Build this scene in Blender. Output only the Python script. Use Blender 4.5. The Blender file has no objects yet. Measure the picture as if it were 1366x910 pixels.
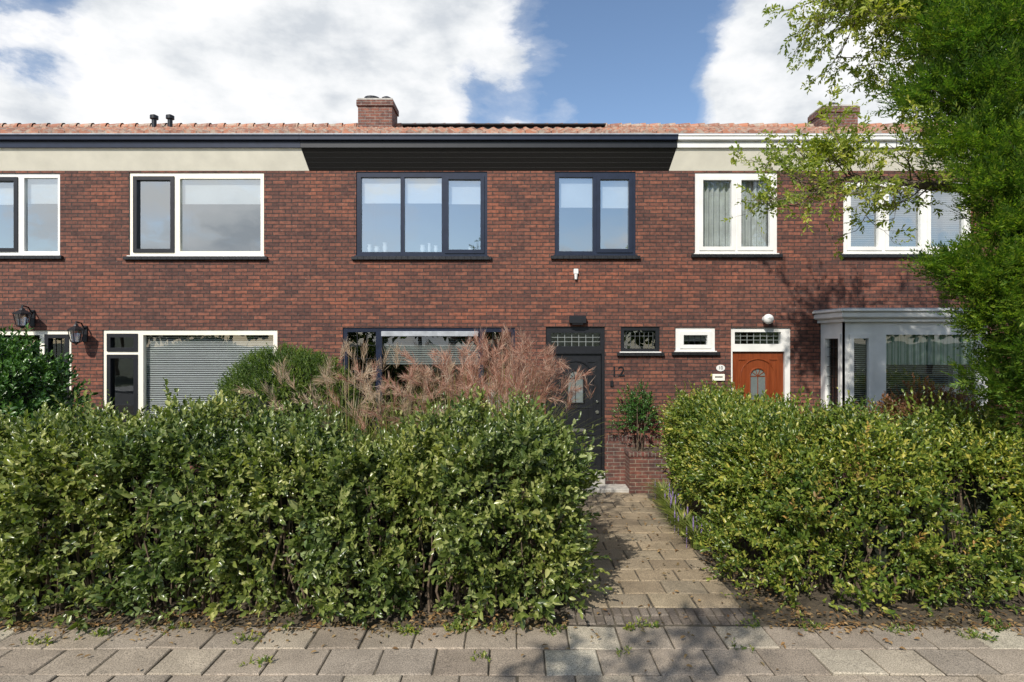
import bpy, math, random
import numpy as np
from mathutils import Vector
random.seed(7); rng=np.random.default_rng(7)
S=bpy.context.scene
S.view_settings.view_transform='Standard'; S.view_settings.look='None'; S.view_settings.exposure=0
COL=S.collection
# facade survey units -> metres (78 units per metre, datum at eye level 2.5 m)
def E(u): return (u-683)/78.0
def H(v): return 2.5+(455-v)/78.0
# ------------------------------------------------------------ materials
def newmat(n):
    m=bpy.data.materials.new(n); m.use_nodes=True; nt=m.node_tree
    return m,nt,nt.nodes['Principled BSDF'],nt.nodes['Material Output']
def ND(nt,t,**k):
    n=nt.nodes.new(t)
    for a,b in k.items(): setattr(n,a,b)
    return n
def ramp(nt,fac,stops):
    r=ND(nt,'ShaderNodeValToRGB'); cr=r.color_ramp
    while len(cr.elements)<len(stops): cr.elements.new(0.5)
    for e,(p,c) in zip(cr.elements,stops): e.position=p; e.color=(*c,1)
    nt.links.new(fac,r.inputs[0]); return r.outputs[0]
def noise(nt,vec,scale,detail=5,rough=.55):
    n=ND(nt,'ShaderNodeTexNoise'); n.inputs['Scale'].default_value=scale
    n.inputs['Detail'].default_value=detail; n.inputs['Roughness'].default_value=rough
    if vec is not None: nt.links.new(vec,n.inputs['Vector'])
    return n.outputs['Fac']
def objco(nt): return ND(nt,'ShaderNodeTexCoord').outputs['Object']
def mix(nt,a,b,fac,mode='MIX'):
    m=ND(nt,'ShaderNodeMix',data_type='RGBA',blend_type=mode)
    for s,v in ((m.inputs[0],fac),(m.inputs[6],a),(m.inputs[7],b)):
        if hasattr(v,'links'): nt.links.new(v,s)
        elif isinstance(v,tuple): s.default_value=(*v,1)
        else: s.default_value=v
    return m.outputs[2]
def bump(nt,bs,h,st=.3,d=.01):
    b=ND(nt,'ShaderNodeBump'); b.inputs['Strength'].default_value=st; b.inputs['Distance'].default_value=d
    nt.links.new(h,b.inputs['Height']); nt.links.new(b.outputs[0],bs.inputs['Normal'])
def simple(n,c,r=.5,var=.12,sc=9,metal=0,bmp=.1):
    m,nt,bs,o=newmat(n); v=objco(nt)
    f=noise(nt,v,sc,6)
    a=tuple(x*(1-var*1.6) for x in c); b=tuple(min(1,x*(1+var)) for x in c)
    nt.links.new(ramp(nt,f,[(.3,a),(.7,b)]),bs.inputs['Base Color'])
    bs.inputs['Roughness'].default_value=r; bs.inputs['Metallic'].default_value=metal
    if bmp: bump(nt,bs,noise(nt,v,60,3),bmp,.004)
    return m
def brickmat(n,c1,c2,mort,w=.215,h=.0625,soldier=False):
    m,nt,bs,o=newmat(n); v=objco(nt)
    sp=ND(nt,'ShaderNodeSeparateXYZ'); nt.links.new(v,sp.inputs[0])
    ad=ND(nt,'ShaderNodeMath'); nt.links.new(sp.outputs[0],ad.inputs[0]); nt.links.new(sp.outputs[1],ad.inputs[1])
    cb=ND(nt,'ShaderNodeCombineXYZ')
    nt.links.new(ad.outputs[0],cb.inputs[1 if soldier else 0]); nt.links.new(sp.outputs[2],cb.inputs[0 if soldier else 1])
    wob=ND(nt,'ShaderNodeTexNoise'); wob.inputs['Scale'].default_value=7; nt.links.new(v,wob.inputs['Vector'])
    vm=ND(nt,'ShaderNodeVectorMath',operation='SCALE'); nt.links.new(wob.outputs['Color'],vm.inputs[0]); vm.inputs['Scale'].default_value=.014
    va=ND(nt,'ShaderNodeVectorMath',operation='ADD'); nt.links.new(cb.outputs[0],va.inputs[0]); nt.links.new(vm.outputs[0],va.inputs[1])
    t=ND(nt,'ShaderNodeTexBrick'); nt.links.new(va.outputs[0],t.inputs['Vector'])
    t.inputs['Color1'].default_value=(*c1,1); t.inputs['Color2'].default_value=(*c2,1); t.inputs['Mortar'].default_value=(*mort,1)
    t.inputs['Scale'].default_value=1; t.inputs['Mortar Size'].default_value=.007; t.inputs['Mortar Smooth'].default_value=.2
    t.inputs['Brick Width'].default_value=w; t.inputs['Row Height'].default_value=h
    f=noise(nt,v,.75,7,.7); f2=noise(nt,v,14,4)
    c=mix(nt,t.outputs['Color'],ramp(nt,f,[(.32,(.6,.62,.68)),(.5,(1,1,1)),(.68,(1.35,1.12,.95))]),.85,'MULTIPLY')
    c=mix(nt,c,ramp(nt,f2,[(.3,(.5,.5,.53)),(.65,(1.25,1.2,1.15))]),.85,'MULTIPLY')
    f3=noise(nt,v,24,4,.75)
    c=mix(nt,c,(.33,.27,.23),ramp(nt,f3,[(.61,(0,0,0)),(.72,(.6,.6,.6))]))
    f4=noise(nt,v,5,6,.8)
    c=mix(nt,c,(.032,.025,.024),ramp(nt,f4,[(.55,(0,0,0)),(.70,(.65,.65,.65))]))
    nt.links.new(c,bs.inputs['Base Color']); bs.inputs['Roughness'].default_value=.85
    mm=ND(nt,'ShaderNodeMath',operation='MULTIPLY_ADD'); nt.links.new(t.outputs['Fac'],mm.inputs[0]); mm.inputs[1].default_value=-1.3
    nt.links.new(f2,mm.inputs[2])
    bump(nt,bs,mm.outputs[0],1,.010)
    return m
def leafmat(n,cols,rough=.4,tr=.3,big=1.2):
    m,nt,bs,o=newmat(n); g=ND(nt,'ShaderNodeNewGeometry'); v=objco(nt)
    k=len(cols); stops=[(i/(k-1),c) for i,c in enumerate(cols)]
    c=ramp(nt,g.outputs['Random Per Island'],stops)
    f=noise(nt,v,big,3)
    c=mix(nt,c,ramp(nt,f,[(.35,(.60,.72,.7)),(.65,(1.3,1.2,.95))]),.85,'MULTIPLY')
    f5=noise(nt,v,big*4.5,2)
    c=mix(nt,c,ramp(nt,f5,[(.35,(.72,.78,.75)),(.65,(1.22,1.15,1.0))]),.8,'MULTIPLY')
    nt.links.new(c,bs.inputs['Base Color']); bs.inputs['Roughness'].default_value=rough
    t=ND(nt,'ShaderNodeBsdfTranslucent'); nt.links.new(mix(nt,c,(1.3,1.5,.5),1,'MULTIPLY'),t.inputs[0])
    ms=ND(nt,'ShaderNodeMixShader'); ms.inputs[0].default_value=tr
    nt.links.new(bs.outputs[0],ms.inputs[1]); nt.links.new(t.outputs[0],ms.inputs[2]); nt.links.new(ms.outputs[0],o.inputs[0])
    return m
def glassmat(n,refl,tint=(.85,.9,.92)):
    m,nt,bs,o=newmat(n); nt.nodes.remove(bs); v=objco(nt)
    gl=ND(nt,'ShaderNodeBsdfGlossy'); gl.inputs['Roughness'].default_value=.0; gl.inputs[0].default_value=(.92,.97,1,1)
    tp=ND(nt,'ShaderNodeBsdfTransparent'); tp.inputs[0].default_value=(*tint,1)
    b=ND(nt,'ShaderNodeBump'); b.inputs['Strength'].default_value=.06; b.inputs['Distance'].default_value=.02
    nt.links.new(noise(nt,v,1.8,2),b.inputs['Height']); nt.links.new(b.outputs[0],gl.inputs['Normal'])
    lw=ND(nt,'ShaderNodeLayerWeight'); lw.inputs[0].default_value=.5
    pw=ND(nt,'ShaderNodeMath',operation='POWER'); nt.links.new(lw.outputs['Facing'],pw.inputs[0]); pw.inputs[1].default_value=4
    ad=ND(nt,'ShaderNodeMath',operation='ADD'); nt.links.new(pw.outputs[0],ad.inputs[0]); ad.inputs[1].default_value=refl+.05
    ad.use_clamp=True
    ms=ND(nt,'ShaderNodeMixShader'); nt.links.new(ad.outputs[0],ms.inputs[0]); nt.links.new(tp.outputs[0],ms.inputs[1]); nt.links.new(gl.outputs[0],ms.inputs[2])
    nt.links.new(ms.outputs[0],o.inputs[0]); return m
M={}
M['brick']=brickmat('facade_brick',(.215,.082,.052),(.092,.040,.031),(.042,.034,.030))
M['brick2']=brickmat('house_brick',(.24,.088,.052),(.10,.042,.032),(.046,.037,.032))
M['plinth']=brickmat('plinth_brick',(.14,.058,.045),(.085,.042,.035),(.2,.18,.15))
M['soldier']=brickmat('soldier_brick',(.14,.053,.042),(.085,.04,.033),(.2,.18,.15),.22,.06,True)
M['chim']=brickmat('chimney_brick',(.20,.085,.06),(.11,.05,.04),(.24,.22,.20))
M['navy']=simple('navy_paint',(.012,.017,.036),.3,.15)
M['black']=simple('black_paint',(.008,.009,.012),.42,.2)
M['white']=simple('white_paint',(.76,.75,.71),.4,.07,3)
M['cream']=simple('cream_paint',(.88,.83,.69),.5,.06,3)
M['grey']=simple('zinc',(.36,.38,.40),.5,.15)
M['stone']=simple('step_stone',(.42,.40,.36),.8,.2,12)
M['sill']=simple('glazed_sill',(.018,.018,.02),.35,.3,20)
M['steel']=simple('steel',(.6,.6,.6),.25,.1,9,1)
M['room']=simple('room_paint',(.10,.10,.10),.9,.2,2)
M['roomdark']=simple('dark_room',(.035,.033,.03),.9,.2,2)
M['blind']=simple('blind_fabric',(.60,.61,.61),.8,.04,3)
M['slat']=simple('blind_slat',(.50,.51,.50),.5,.05,3)
M['slatg']=simple('grey_slat',(.25,.27,.26),.5,.05,3)
M['lead']=simple('lead_came',(.10,.11,.11),.5,.05,3)
M['curtain']=simple('curtain_cloth',(.48,.50,.48),.9,.1,6)
def stripes():
    m,nt,bs,o=newmat('striped_valance'); v=objco(nt); w=ND(nt,'ShaderNodeTexWave',wave_type='BANDS',bands_direction='X'); w.inputs['Scale'].default_value=6; nt.links.new(v,w.inputs[0])
    nt.links.new(ramp(nt,w.outputs['Fac'],[(.35,(.16,.27,.19)),(.5,(.5,.56,.48))]),bs.inputs['Base Color']); bs.inputs['Roughness'].default_value=.9; return m
M['gcurt']=stripes()
M['glass']=glassmat('window_glass',.38)
M['glassd']=glassmat('ground_floor_glass',.10,(.85,.88,.88))
M['bark']=simple('bark',(.16,.125,.09),.9,.35,14,0,.6)
M['stem']=simple('stem_bark',(.12,.085,.055),.9,.35,14)
def doormat_wood():
    m,nt,bs,o=newmat('varnished_wood'); v=objco(nt)
    mp=ND(nt,'ShaderNodeMapping'); mp.inputs['Scale'].default_value=(14,14,.8); nt.links.new(v,mp.inputs[0])
    f=noise(nt,mp.outputs[0],3,6); nt.links.new(ramp(nt,f,[(.3,(.15,.032,.010)),(.7,(.25,.06,.018))]),bs.inputs['Base Color'])
    bs.inputs['Roughness'].default_value=.3; return m
M['wood']=doormat_wood()
def boards(n,c):
    m,nt,bs,o=newmat(n); v=objco(nt); w=ND(nt,'ShaderNodeTexWave',wave_type='BANDS',bands_direction='Z',wave_profile='SAW')
    w.inputs['Scale'].default_value=4.2; nt.links.new(v,w.inputs[0])
    nt.links.new(ramp(nt,w.outputs['Fac'],[(0,tuple(x*.2 for x in c)),(.12,c),(1,c)]),bs.inputs['Base Color'])
    bs.inputs['Roughness'].default_value=.45; bump(nt,bs,w.outputs['Fac'],.4,.006); return m
M['blkboard']=boards('black_boards',(.006,.0056,.0056))
def tilemat():
    m,nt,bs,o=newmat('clay_roof_tile'); v=objco(nt)
    t=ND(nt,'ShaderNodeTexBrick'); nt.links.new(v,t.inputs['Vector']); t.offset=0
    t.inputs['Color1'].default_value=(.44,.18,.10,1); t.inputs['Color2'].default_value=(.22,.10,.07,1); t.inputs['Mortar'].default_value=(.12,.06,.04,1)
    t.inputs['Scale'].default_value=1; t.inputs['Mortar Size'].default_value=.008; t.inputs['Brick Width'].default_value=.22; t.inputs['Row Height'].default_value=.33
    c=mix(nt,t.outputs['Color'],(.38,.35,.28),ramp(nt,noise(nt,v,7,6,.7),[(.46,(0,0,0)),(.6,(.75,.75,.75))]))
    nt.links.new(c,bs.inputs['Base Color']); bs.inputs['Roughness'].default_value=.8; return m
M['tile']=tilemat()
def pavemat(n,stops,moss=.35):
    m,nt,bs,o=newmat(n); v=objco(nt); g=ND(nt,'ShaderNodeNewGeometry')
    c=ramp(nt,g.outputs['Random Per Island'],stops)
    c=mix(nt,c,ramp(nt,noise(nt,v,2.2,7,.7),[(.3,(.62,.60,.57)),(.7,(1.18,1.16,1.13))]),.85,'MULTIPLY')
    c=mix(nt,c,ramp(nt,noise(nt,v,110,2,.8),[(.35,(.35,.35,.35)),(.6,(1.35,1.33,1.3))]),.9,'MULTIPLY')
    c=mix(nt,c,(.11,.09,.06),ramp(nt,noise(nt,v,1.3,8,.75),[(.52,(0,0,0)),(.72,(moss,moss,moss))]))
    nt.links.new(c,bs.inputs['Base Color']); bs.inputs['Roughness'].default_value=.9
    bump(nt,bs,noise(nt,v,90,3,.7),.6,.005); return m
M['pave']=pavemat('concrete_paving',[(0,(.27,.225,.18)),(.25,(.34,.29,.23)),(.5,(.30,.26,.215)),(.75,(.37,.31,.245)),(.93,(.40,.35,.275)),(1,(.50,.46,.37))])
M['path']=pavemat('path_paving',[(0,(.24,.19,.13)),(.4,(.35,.28,.19)),(.8,(.28,.235,.17)),(1,(.44,.36,.24))],.6)
M['pbrick']=pavemat('edge_paver',[(0,(.12,.10,.085)),(.6,(.18,.15,.12)),(1,(.22,.19,.16))],.5)
def soil():
    m,nt,bs,o=newmat('soil'); v=objco(nt)
    nt.links.new(ramp(nt,noise(nt,v,18,8,.7),[(.3,(.045,.035,.024)),(.55,(.10,.078,.05)),(.75,(.18,.135,.085))]),bs.inputs['Base Color'])
    bs.inputs['Roughness'].default_value=1; bump(nt,bs,noise(nt,v,30,6,.7),1,.03); return m
M['soil']=soil()
M['bed']=simple('sandy_joint',(.10,.083,.057),1,.5,9)
M['ground']=simple('lawn_ground',(.07,.085,.035),.95,.4,.6)
M['asphalt']=simple('asphalt',(.055,.055,.057),.9,.25,40)
M['kerb']=simple('kerb_concrete',(.30,.29,.27),.9,.2,10)
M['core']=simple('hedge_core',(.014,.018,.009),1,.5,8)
M['leafL']=leafmat('hedge_leaf',[(.045,.076,.024),(.092,.13,.036),(.145,.19,.048),(.23,.27,.085),(.42,.44,.22)],.27,.30,.9)
M['leafR']=leafmat('hedge_leaf_r',[(.055,.095,.022),(.105,.16,.03),(.165,.225,.038),(.26,.30,.06),(.46,.42,.11)],.32,.33,.9)
M['leafY']=leafmat('young_leaf',[(.40,.42,.09),(.52,.45,.10),(.42,.20,.09),(.45,.38,.08)],.45,.35)
M['leafRed']=leafmat('red_leaf',[(.18,.07,.045),(.30,.13,.07),(.16,.14,.05)],.45,.3)
M['leafD']=leafmat('laurel_leaf',[(.03,.085,.02),(.06,.14,.03),(.10,.20,.045)],.3,.2)
M['yew']=leafmat('yew_needle',[(.05,.09,.018),(.09,.15,.024),(.17,.24,.034)],.5,.3,3)
M['conif']=leafmat('conifer_leaf',[(.05,.115,.026),(.095,.18,.034),(.16,.26,.042),(.29,.36,.075)],.5,.36,1.5)
M['yellowg']=leafmat('light_leaf',[(.18,.24,.04),(.29,.34,.065),(.42,.42,.10)],.5,.45,2)
M['grassb']=leafmat('miscanthus_blade',[(.12,.17,.035),(.20,.25,.06),(.36,.34,.16)],.5,.35,2)
def plumemat(n,cols):
    m,nt,bs,o=newmat(n); g=ND(nt,'ShaderNodeNewGeometry'); k=len(cols)
    c=ramp(nt,g.outputs['Random Per Island'],[(i/(k-1),x) for i,x in enumerate(cols)])
    nt.links.new(c,bs.inputs['Base Color']); bs.inputs['Roughness'].default_value=.8
    t=ND(nt,'ShaderNodeBsdfTranslucent'); nt.links.new(c,t.inputs[0]); ms=ND(nt,'ShaderNodeMixShader'); ms.inputs[0].default_value=.4
    nt.links.new(bs.outputs[0],ms.inputs[1]); nt.links.new(t.outputs[0],ms.inputs[2]); nt.links.new(ms.outputs[0],o.inputs[0]); return m
M['plume']=plumemat('grass_plume',[(.28,.10,.065),(.42,.20,.13),(.54,.33,.24),(.60,.47,.36)])
M['plume2']=plumemat('pale_plume',[(.42,.27,.17),(.55,.41,.27),(.60,.50,.37)])
M['brownleaf']=leafmat('fallen_leaf',[(.13,.07,.035),(.22,.13,.06),(.30,.21,.12),(.17,.08,.03)],.8,.15)
M['purple']=simple('purple_flower',(.22,.16,.33),.8,.2,30)
M['dist']=leafmat('street_tree_leaf',[(.04,.08,.015),(.08,.12,.02),(.14,.15,.03)],.6,.3,.3)
# ------------------------------------------------------------ mesh helpers
def empty(n,loc=(0,0,0)):
    e=bpy.data.objects.new(n,None); e.location=loc; COL.objects.link(e); return e
def link(n,me,mat,par=None,smooth=False):
    o=bpy.data.objects.new(n,me); COL.objects.link(o)
    if mat: me.materials.append(mat)
    if par: o.parent=par
    if smooth: me.polygons.foreach_set('use_smooth',[True]*len(me.polygons))
    return o
class MB:
    def __init__(s): s.v=[]; s.f=[]
    def quad(s,*p):
        b=len(s.v); s.v+=[tuple(q) for q in p]; s.f.append(tuple(range(b,b+len(p))))
    def box(s,x0,x1,y0,y1,z0,z1,ch=0):
        b=len(s.v)
        if ch<=0:
            s.v+=[(x,y,z) for z in(z0,z1) for y in(y0,y1) for x in(x0,x1)]
            for f in((0,1,5,4),(1,3,7,5),(3,2,6,7),(2,0,4,6),(4,5,7,6),(0,2,3,1)): s.f.append(tuple(b+i for i in f))
        else:
            rings=[(0,0,z0,ch),(0,0,z0+ch,0),(0,0,z1-ch,0),(0,0,z1,ch)]
            for _,_,z,c in rings: s.v+=[(x0+c,y0+c,z),(x1-c,y0+c,z),(x1-c,y1-c,z),(x0+c,y1-c,z)]
            for r in range(3):
                for i in range(4): s.f.append((b+4*r+i,b+4*r+(i+1)%4,b+4*r+4+(i+1)%4,b+4*r+4+i))
            s.f.append((b+3,b+2,b+1,b)); s.f.append((b+12,b+13,b+14,b+15))
    def plate(s,u0,u1,v0,v1,holes,d0,d1,T=None):
        T=T or (lambda u,d,v:(u,d,v))
        us=sorted({u0,u1,*[min(max(h[0],u0),u1) for h in holes],*[min(max(h[1],u0),u1) for h in holes]})
        vs=sorted({v0,v1,*[min(max(h[2],v0),v1) for h in holes],*[min(max(h[3],v0),v1) for h in holes]})
        for a,b in zip(us,us[1:]):
            for c,d in zip(vs,vs[1:]):
                mu,mv=(a+b)/2,(c+d)/2
                if any(h[0]<mu<h[1] and h[2]<mv<h[3] for h in holes): continue
                s.quad(T(a,d0,c),T(b,d0,c),T(b,d0,d),T(a,d0,d))
        for (a,b,c,d),r in [((u0,u1,v0,v1),1)]+[(h,0) for h in holes]:
            for p,q in (((a,c),(b,c)),((b,c),(b,d)),((b,d),(a,d)),((a,d),(a,c))):
                s.quad(T(p[0],d0,p[1]),T(p[0],d1,p[1]),T(q[0],d1,q[1]),T(q[0],d0,q[1]))
    def lathe(s,prof,cx,cy,n=16):
        b=len(s.v)
        for r,z in prof:
            for i in range(n):
                a=2*math.pi*i/n; s.v.append((cx+r*math.cos(a),cy+r*math.sin(a),z))
        for j in range(len(prof)-1):
            for i in range(n): s.f.append((b+j*n+i,b+j*n+(i+1)%n,b+(j+1)*n+(i+1)%n,b+(j+1)*n+i))
    def tube(s,pts,rad,n=6):
        b=len(s.v); pts=[Vector(p) for p in pts]
        for j,p in enumerate(pts):
            t=(pts[min(j+1,len(pts)-1)]-pts[max(j-1,0)]).normalized()
            a=t.cross(Vector((.3,.9,.1))).normalized(); c=t.cross(a)
            r=rad[j] if hasattr(rad,'__len__') else rad
            for i in range(n):
                an=2*math.pi*i/n; s.v.append(tuple(p+r*(a*math.cos(an)+c*math.sin(an))))
        for j in range(len(pts)-1):
            for i in range(n): s.f.append((b+j*n+i,b+j*n+(i+1)%n,b+(j+1)*n+(i+1)%n,b+(j+1)*n+i))
    def obj(s,n,mat,par=None,smooth=False):
        me=bpy.data.meshes.new(n); me.from_pydata(s.v,[],s.f); me.update(); return link(n,me,mat,par,smooth)
# ------------------------------------------------------------ foliage engine
HI=(np.array([(0,0,0),(0,.33,0),(0,.70,-.02),(0,1,-.10),(-.46,.33,.14),(-.36,.70,.10),(.46,.33,.14),(.36,.70,.10)]),
    [(0,1,4),(1,2,5,4),(2,3,5),(0,6,1),(1,6,7,2),(2,7,3)])
LO=(np.array([(0,0,0),(-.5,.45,.1),(0,1,-.05),(.5,.45,.1)]),[(0,3,1),(1,3,2)])
def nrm(a): return a/np.maximum(np.linalg.norm(a,axis=1,keepdims=True),1e-9)
def leaves(name,P,D,N,L,W,mat,par=None,tmpl=HI):
    n=len(P); D=nrm(D); Z=nrm(N-np.sum(N*D,1,keepdims=True)*D); X=np.cross(D,Z)
    tv,tf=tmpl; k=len(tv)
    co=(P[:,None,:]+X[:,None,:]*(tv[None,:,0:1]*W[:,None,None])+D[:,None,:]*(tv[None,:,1:2]*L[:,None,None])+Z[:,None,:]*(tv[None,:,2:3]*L[:,None,None]))
    co=co.reshape(-1,3).astype(np.float32)
    fl=np.concatenate([np.array(f) for f in tf]); tot=np.array([len(f) for f in tf])
    loops=(fl[None,:]+(np.arange(n)*k)[:,None]).ravel().astype(np.int32)
    tots=np.tile(tot,n).astype(np.int32); st=np.concatenate([[0],np.cumsum(tots)[:-1]]).astype(np.int32)
    me=bpy.data.meshes.new(name); me.vertices.add(len(co)); me.vertices.foreach_set('co',co.ravel())
    me.loops.add(len(loops)); me.loops.foreach_set('vertex_index',loops)
    me.polygons.add(len(tots)); me.polygons.foreach_set('loop_start',st); me.polygons.foreach_set('loop_total',tots)
    me.update(calc_edges=True); me.validate()
    return link(name,me,mat,par,True)
def lump(P,s=1.0,ph=0.0):
    x,y,z=P[:,0]*s,P[:,1]*s,P[:,2]*s
    return (np.sin(2.1*x+1.3*z+ph)+np.sin(3.7*x-2.2*y+ph*2+.5)+np.sin(4.1*z+1.9*y-2.3*x+1.7+ph)+.7*np.sin(7.3*x+6.1*z+ph)+.6*np.sin(9*z-8*y+3*x))/4.3
def shoots(P,D,Ls,K,lL,lW,pitch=.9,flat=False,jit=.35):
    n=len(P); D=nrm(D); ref=rng.normal(size=(n,3)); 
    if flat: ref=np.tile([0,0,1.0],(n,1))+rng.normal(size=(n,3))*.35
    A=nrm(np.cross(D,ref)); B=np.cross(D,A)
    t=(np.arange(K)+.5)/K
    Pn=P[:,None,:]+D[:,None,:]*(t[None,:,None]*Ls[:,None,None])
    ang=(np.arange(K)*math.pi if flat else np.arange(K)*2.4)[None,:]+(0 if flat else rng.random((n,1))*6.28)
    rad=A[:,None,:]*np.cos(ang)[...,None]+B[:,None,:]*np.sin(ang)[...,None]
    pt=pitch*(1-.75*t**2)[None,:,None]
    LD=D[:,None,:]*np.cos(pt)+rad*np.sin(pt)+rng.normal(size=(n,K,3))*jit*.5
    LN=(np.broadcast_to(B[:,None,:],LD.shape) if flat else D[:,None,:]*1.0)+rng.normal(size=(n,K,3))*jit
    if not flat: LN=LN+np.array([0,-.25,.5])
    sc=(.65+.7*rng.random((n,1)))
    sz=(1-.45*np.abs(t-.45)*1.6)[None,:]*(.75+.5*rng.random((n,K)))*sc
    return Pn.reshape(-1,3),LD.reshape(-1,3),LN.reshape(-1,3),(lL*sz).ravel(),(lW*sz).ravel()
def hedge_pts(x0,x1,y0,y1,hf,zb,n,faces='FTLRB',inner=.32,amp=.13,ph=0):
    hm=float(np.mean(hf(np.linspace(x0,x1,20)))); ar={'F':(x1-x0)*hm,'B':(x1-x0)*hm*.25,'T':(x1-x0)*(y1-y0)*1.2,'L':(y1-y0)*hm,'R':(y1-y0)*hm}
    tot=sum(ar[f] for f in faces); Ps=[];Ns=[]
    for f in faces:
        k=int(n*ar[f]/tot); a=rng.random(k); b=rng.random(k)
        X=x0+a*(x1-x0) if f in'FTB' else np.full(k,x0 if f=='L' else x1)
        Y=y0+(a if f in'LR' else b)*(y1-y0) if f in'TLR' else np.full(k,y0 if f=='F' else y1)
        h=hf(X); Z=zb+b**.85*(h-zb) if f!='T' else h
        nn=np.array({'F':(0,-1,0),'B':(0,1,0),'T':(0,0,1),'L':(-1,0,0),'R':(1,0,0)}[f],float)
        P=np.stack([X,Y,Z],1); N=np.tile(nn,(k,1))
        r=.42
        cx=np.clip(X,x0+r,x1-r); cy=np.clip(Y,y0+r,y1-r); cz=np.minimum(Z,h-r); C=np.stack([cx,cy,cz],1)
        dv=P-C; ln=np.linalg.norm(dv,axis=1); m=ln>r; dn=dv/np.maximum(ln,1e-6)[:,None]
        P=np.where(m[:,None],C+dn*r,P); N=np.where(m[:,None],dn,N)
        big=np.abs(np.sin(P[:,0]*2.6+.5*np.sin(P[:,0]*1.3+ph)+ph))**.6-.65
        Q=P.copy()
        P=P+N*((amp*lump(P,1.3,ph)+.12*lump(P,3.1,ph+2))+.15*big)[:,None]-N*(rng.random(k)**1.4*inner)[:,None]
        keep=rng.random(k)<np.clip(.72+1.3*lump(Q,2.6,ph+1)+.6*lump(Q,5.3,ph),.16,1)
        Ps.append(P[keep]);Ns.append(N[keep])
    return np.concatenate(Ps),np.concatenate(Ns)
# ------------------------------------------------------------ ground
def sheet(n,x0,x1,y0,y1,z,mat,par=None):
    m=MB(); m.quad((x0,y0,z),(x1,y0,z),(x1,y1,z),(x0,y1,z)); return m.obj(n,mat,par)
KY=-13.0
sheet('ground',-400,400,-400,400,-.16,M['ground'])
sheet('road',-200,200,KY-6.5,KY-.13,-.13,M['asphalt'])
m=MB(); m.box(-60,60,KY-.13,KY,-.16,.0,.01); m.obj('kerb',M['kerb'])
m=MB(); m.box(-60,60,KY-9,KY-6.5,-.16,-.01,.01); m.obj('far_pavement',M['kerb'])
m=MB(); m.box(-60,60,KY,-4.95,-.14,-.014); m.box(.45,2.25,-4.95,-.02,-.14,-.014); m.obj('paving_bed',M['bed'])
m=MB()
def soilgrid(m,x0,x1,y0,y1,nx,ny):
    b=len(m.v)
    for j in range(ny+1):
        for i in range(nx+1):
            x=x0+(x1-x0)*i/nx; y=y0+(y1-y0)*j/ny
            e=min(1,min(x-x0,x1-x,y-y0)/.15)
            m.v.append((x,y,-.02+e*(.035+.02*math.sin(x*5+y*3)+random.random()*.018)))
    for j in range(ny):
        for i in range(nx):
            a=b+j*(nx+1)+i; m.f.append((a,a+1,a+nx+2,a+nx+1))
soilgrid(m,-16,.449,-4.96,.02,160,50); soilgrid(m,2.255,14,-4.96,.02,120,50); m.obj('garden_soil',M['soil'])
def tiles(m,x0,x1,y0,y1,w,d,g,brk=True,tilt=.003):
    r=0;y=y0
    while y<y1-.02:
        off=(w/2 if (r%2 and brk) else 0)+(random.gauss(0,.008)); x=x0-max(0,off)
        while x<x1-.01:
            a,b=max(x,x0),min(x+w,x1)
            if b-a>.03:
                gg=g*(.6+random.random()*.9)/2
                X0,X1,Y0,Y1=a+gg,b-gg,y+gg,min(y+d,y1)-gg
                zc=random.gauss(0,tilt*.8);tx=random.gauss(0,tilt);ty=random.gauss(0,tilt);rot=random.gauss(0,.006)
                cx,cy=(X0+X1)/2,(Y0+Y1)/2; bb=len(m.v); c=.008
                for ins,z in((0,-.06),(0,-c),(c,0)):
                    for px,py in((X0+ins,Y0+ins),(X1-ins,Y0+ins),(X1-ins,Y1-ins),(X0+ins,Y1-ins)):
                        dx,dy=px-cx,py-cy
                        m.v.append((cx+dx-dy*rot,cy+dy+dx*rot,z+zc+tx*dx/w*2+ty*dy/d*2))
                for q in range(2):
                    for i in range(4): m.f.append((bb+4*q+i,bb+4*q+(i+1)%4,bb+4*q+4+(i+1)%4,bb+4*q+4+i))
                m.f.append((bb+8,bb+9,bb+10,bb+11))
            x+=w
        y+=d;r+=1
m=MB(); tiles(m,-12.0,12.0,KY+.01,-4.98,.43,.3805,.013); m.obj('sidewalk_paving',M['pave'])
m=MB(); tiles(m,.5,2.2,-4.62,-.33,.42,.31,.016,True,.004); m.obj('garden_path',M['path'])
m=MB(); tiles(m,.5,2.2,-4.95,-4.63,.085,.16,.01,False,.003); m.obj('path_edging',M['pbrick'])
# ------------------------------------------------------------ houses
HL=empty('brick_house'); HMid=empty('brick_house.001'); HR=empty('brick_house.002')
XL,XM0,XM1,XR=-16.0,-3.465,2.68,14.0
WT=H(228)
def glassquad(m,a,b,c,d,y):
    t=[random.uniform(-.0035,.0035) for _ in range(3)]
    m.quad((a,y+t[0],c),(b,y+t[1],c),(b,y+t[1]+t[2],d),(a,y+t[0]+t[2],d))
def lead(m,a,b,c,d,y,nx,nz,w=.010):
    for i in range(1,nx): x=a+(b-a)*i/nx; m.box(x-w/2,x+w/2,y-.006,y-.001,c,d)
    for i in range(1,nz): z=c+(d-c)*i/nz; m.box(a,b,y-.005,y-.0015,z-w/2,z+w/2)
def slats(m,a,b,c,d,y,p=.032,ang=.7):
    z=c
    while z<d:
        dy,dz=.013*math.cos(ang),.013*math.sin(ang)
        m.quad((a,y-dy,z-dz),(b,y-dy,z-dz),(b,y+dy,z+dz),(a,y+dy,z+dz)); z+=p
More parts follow.
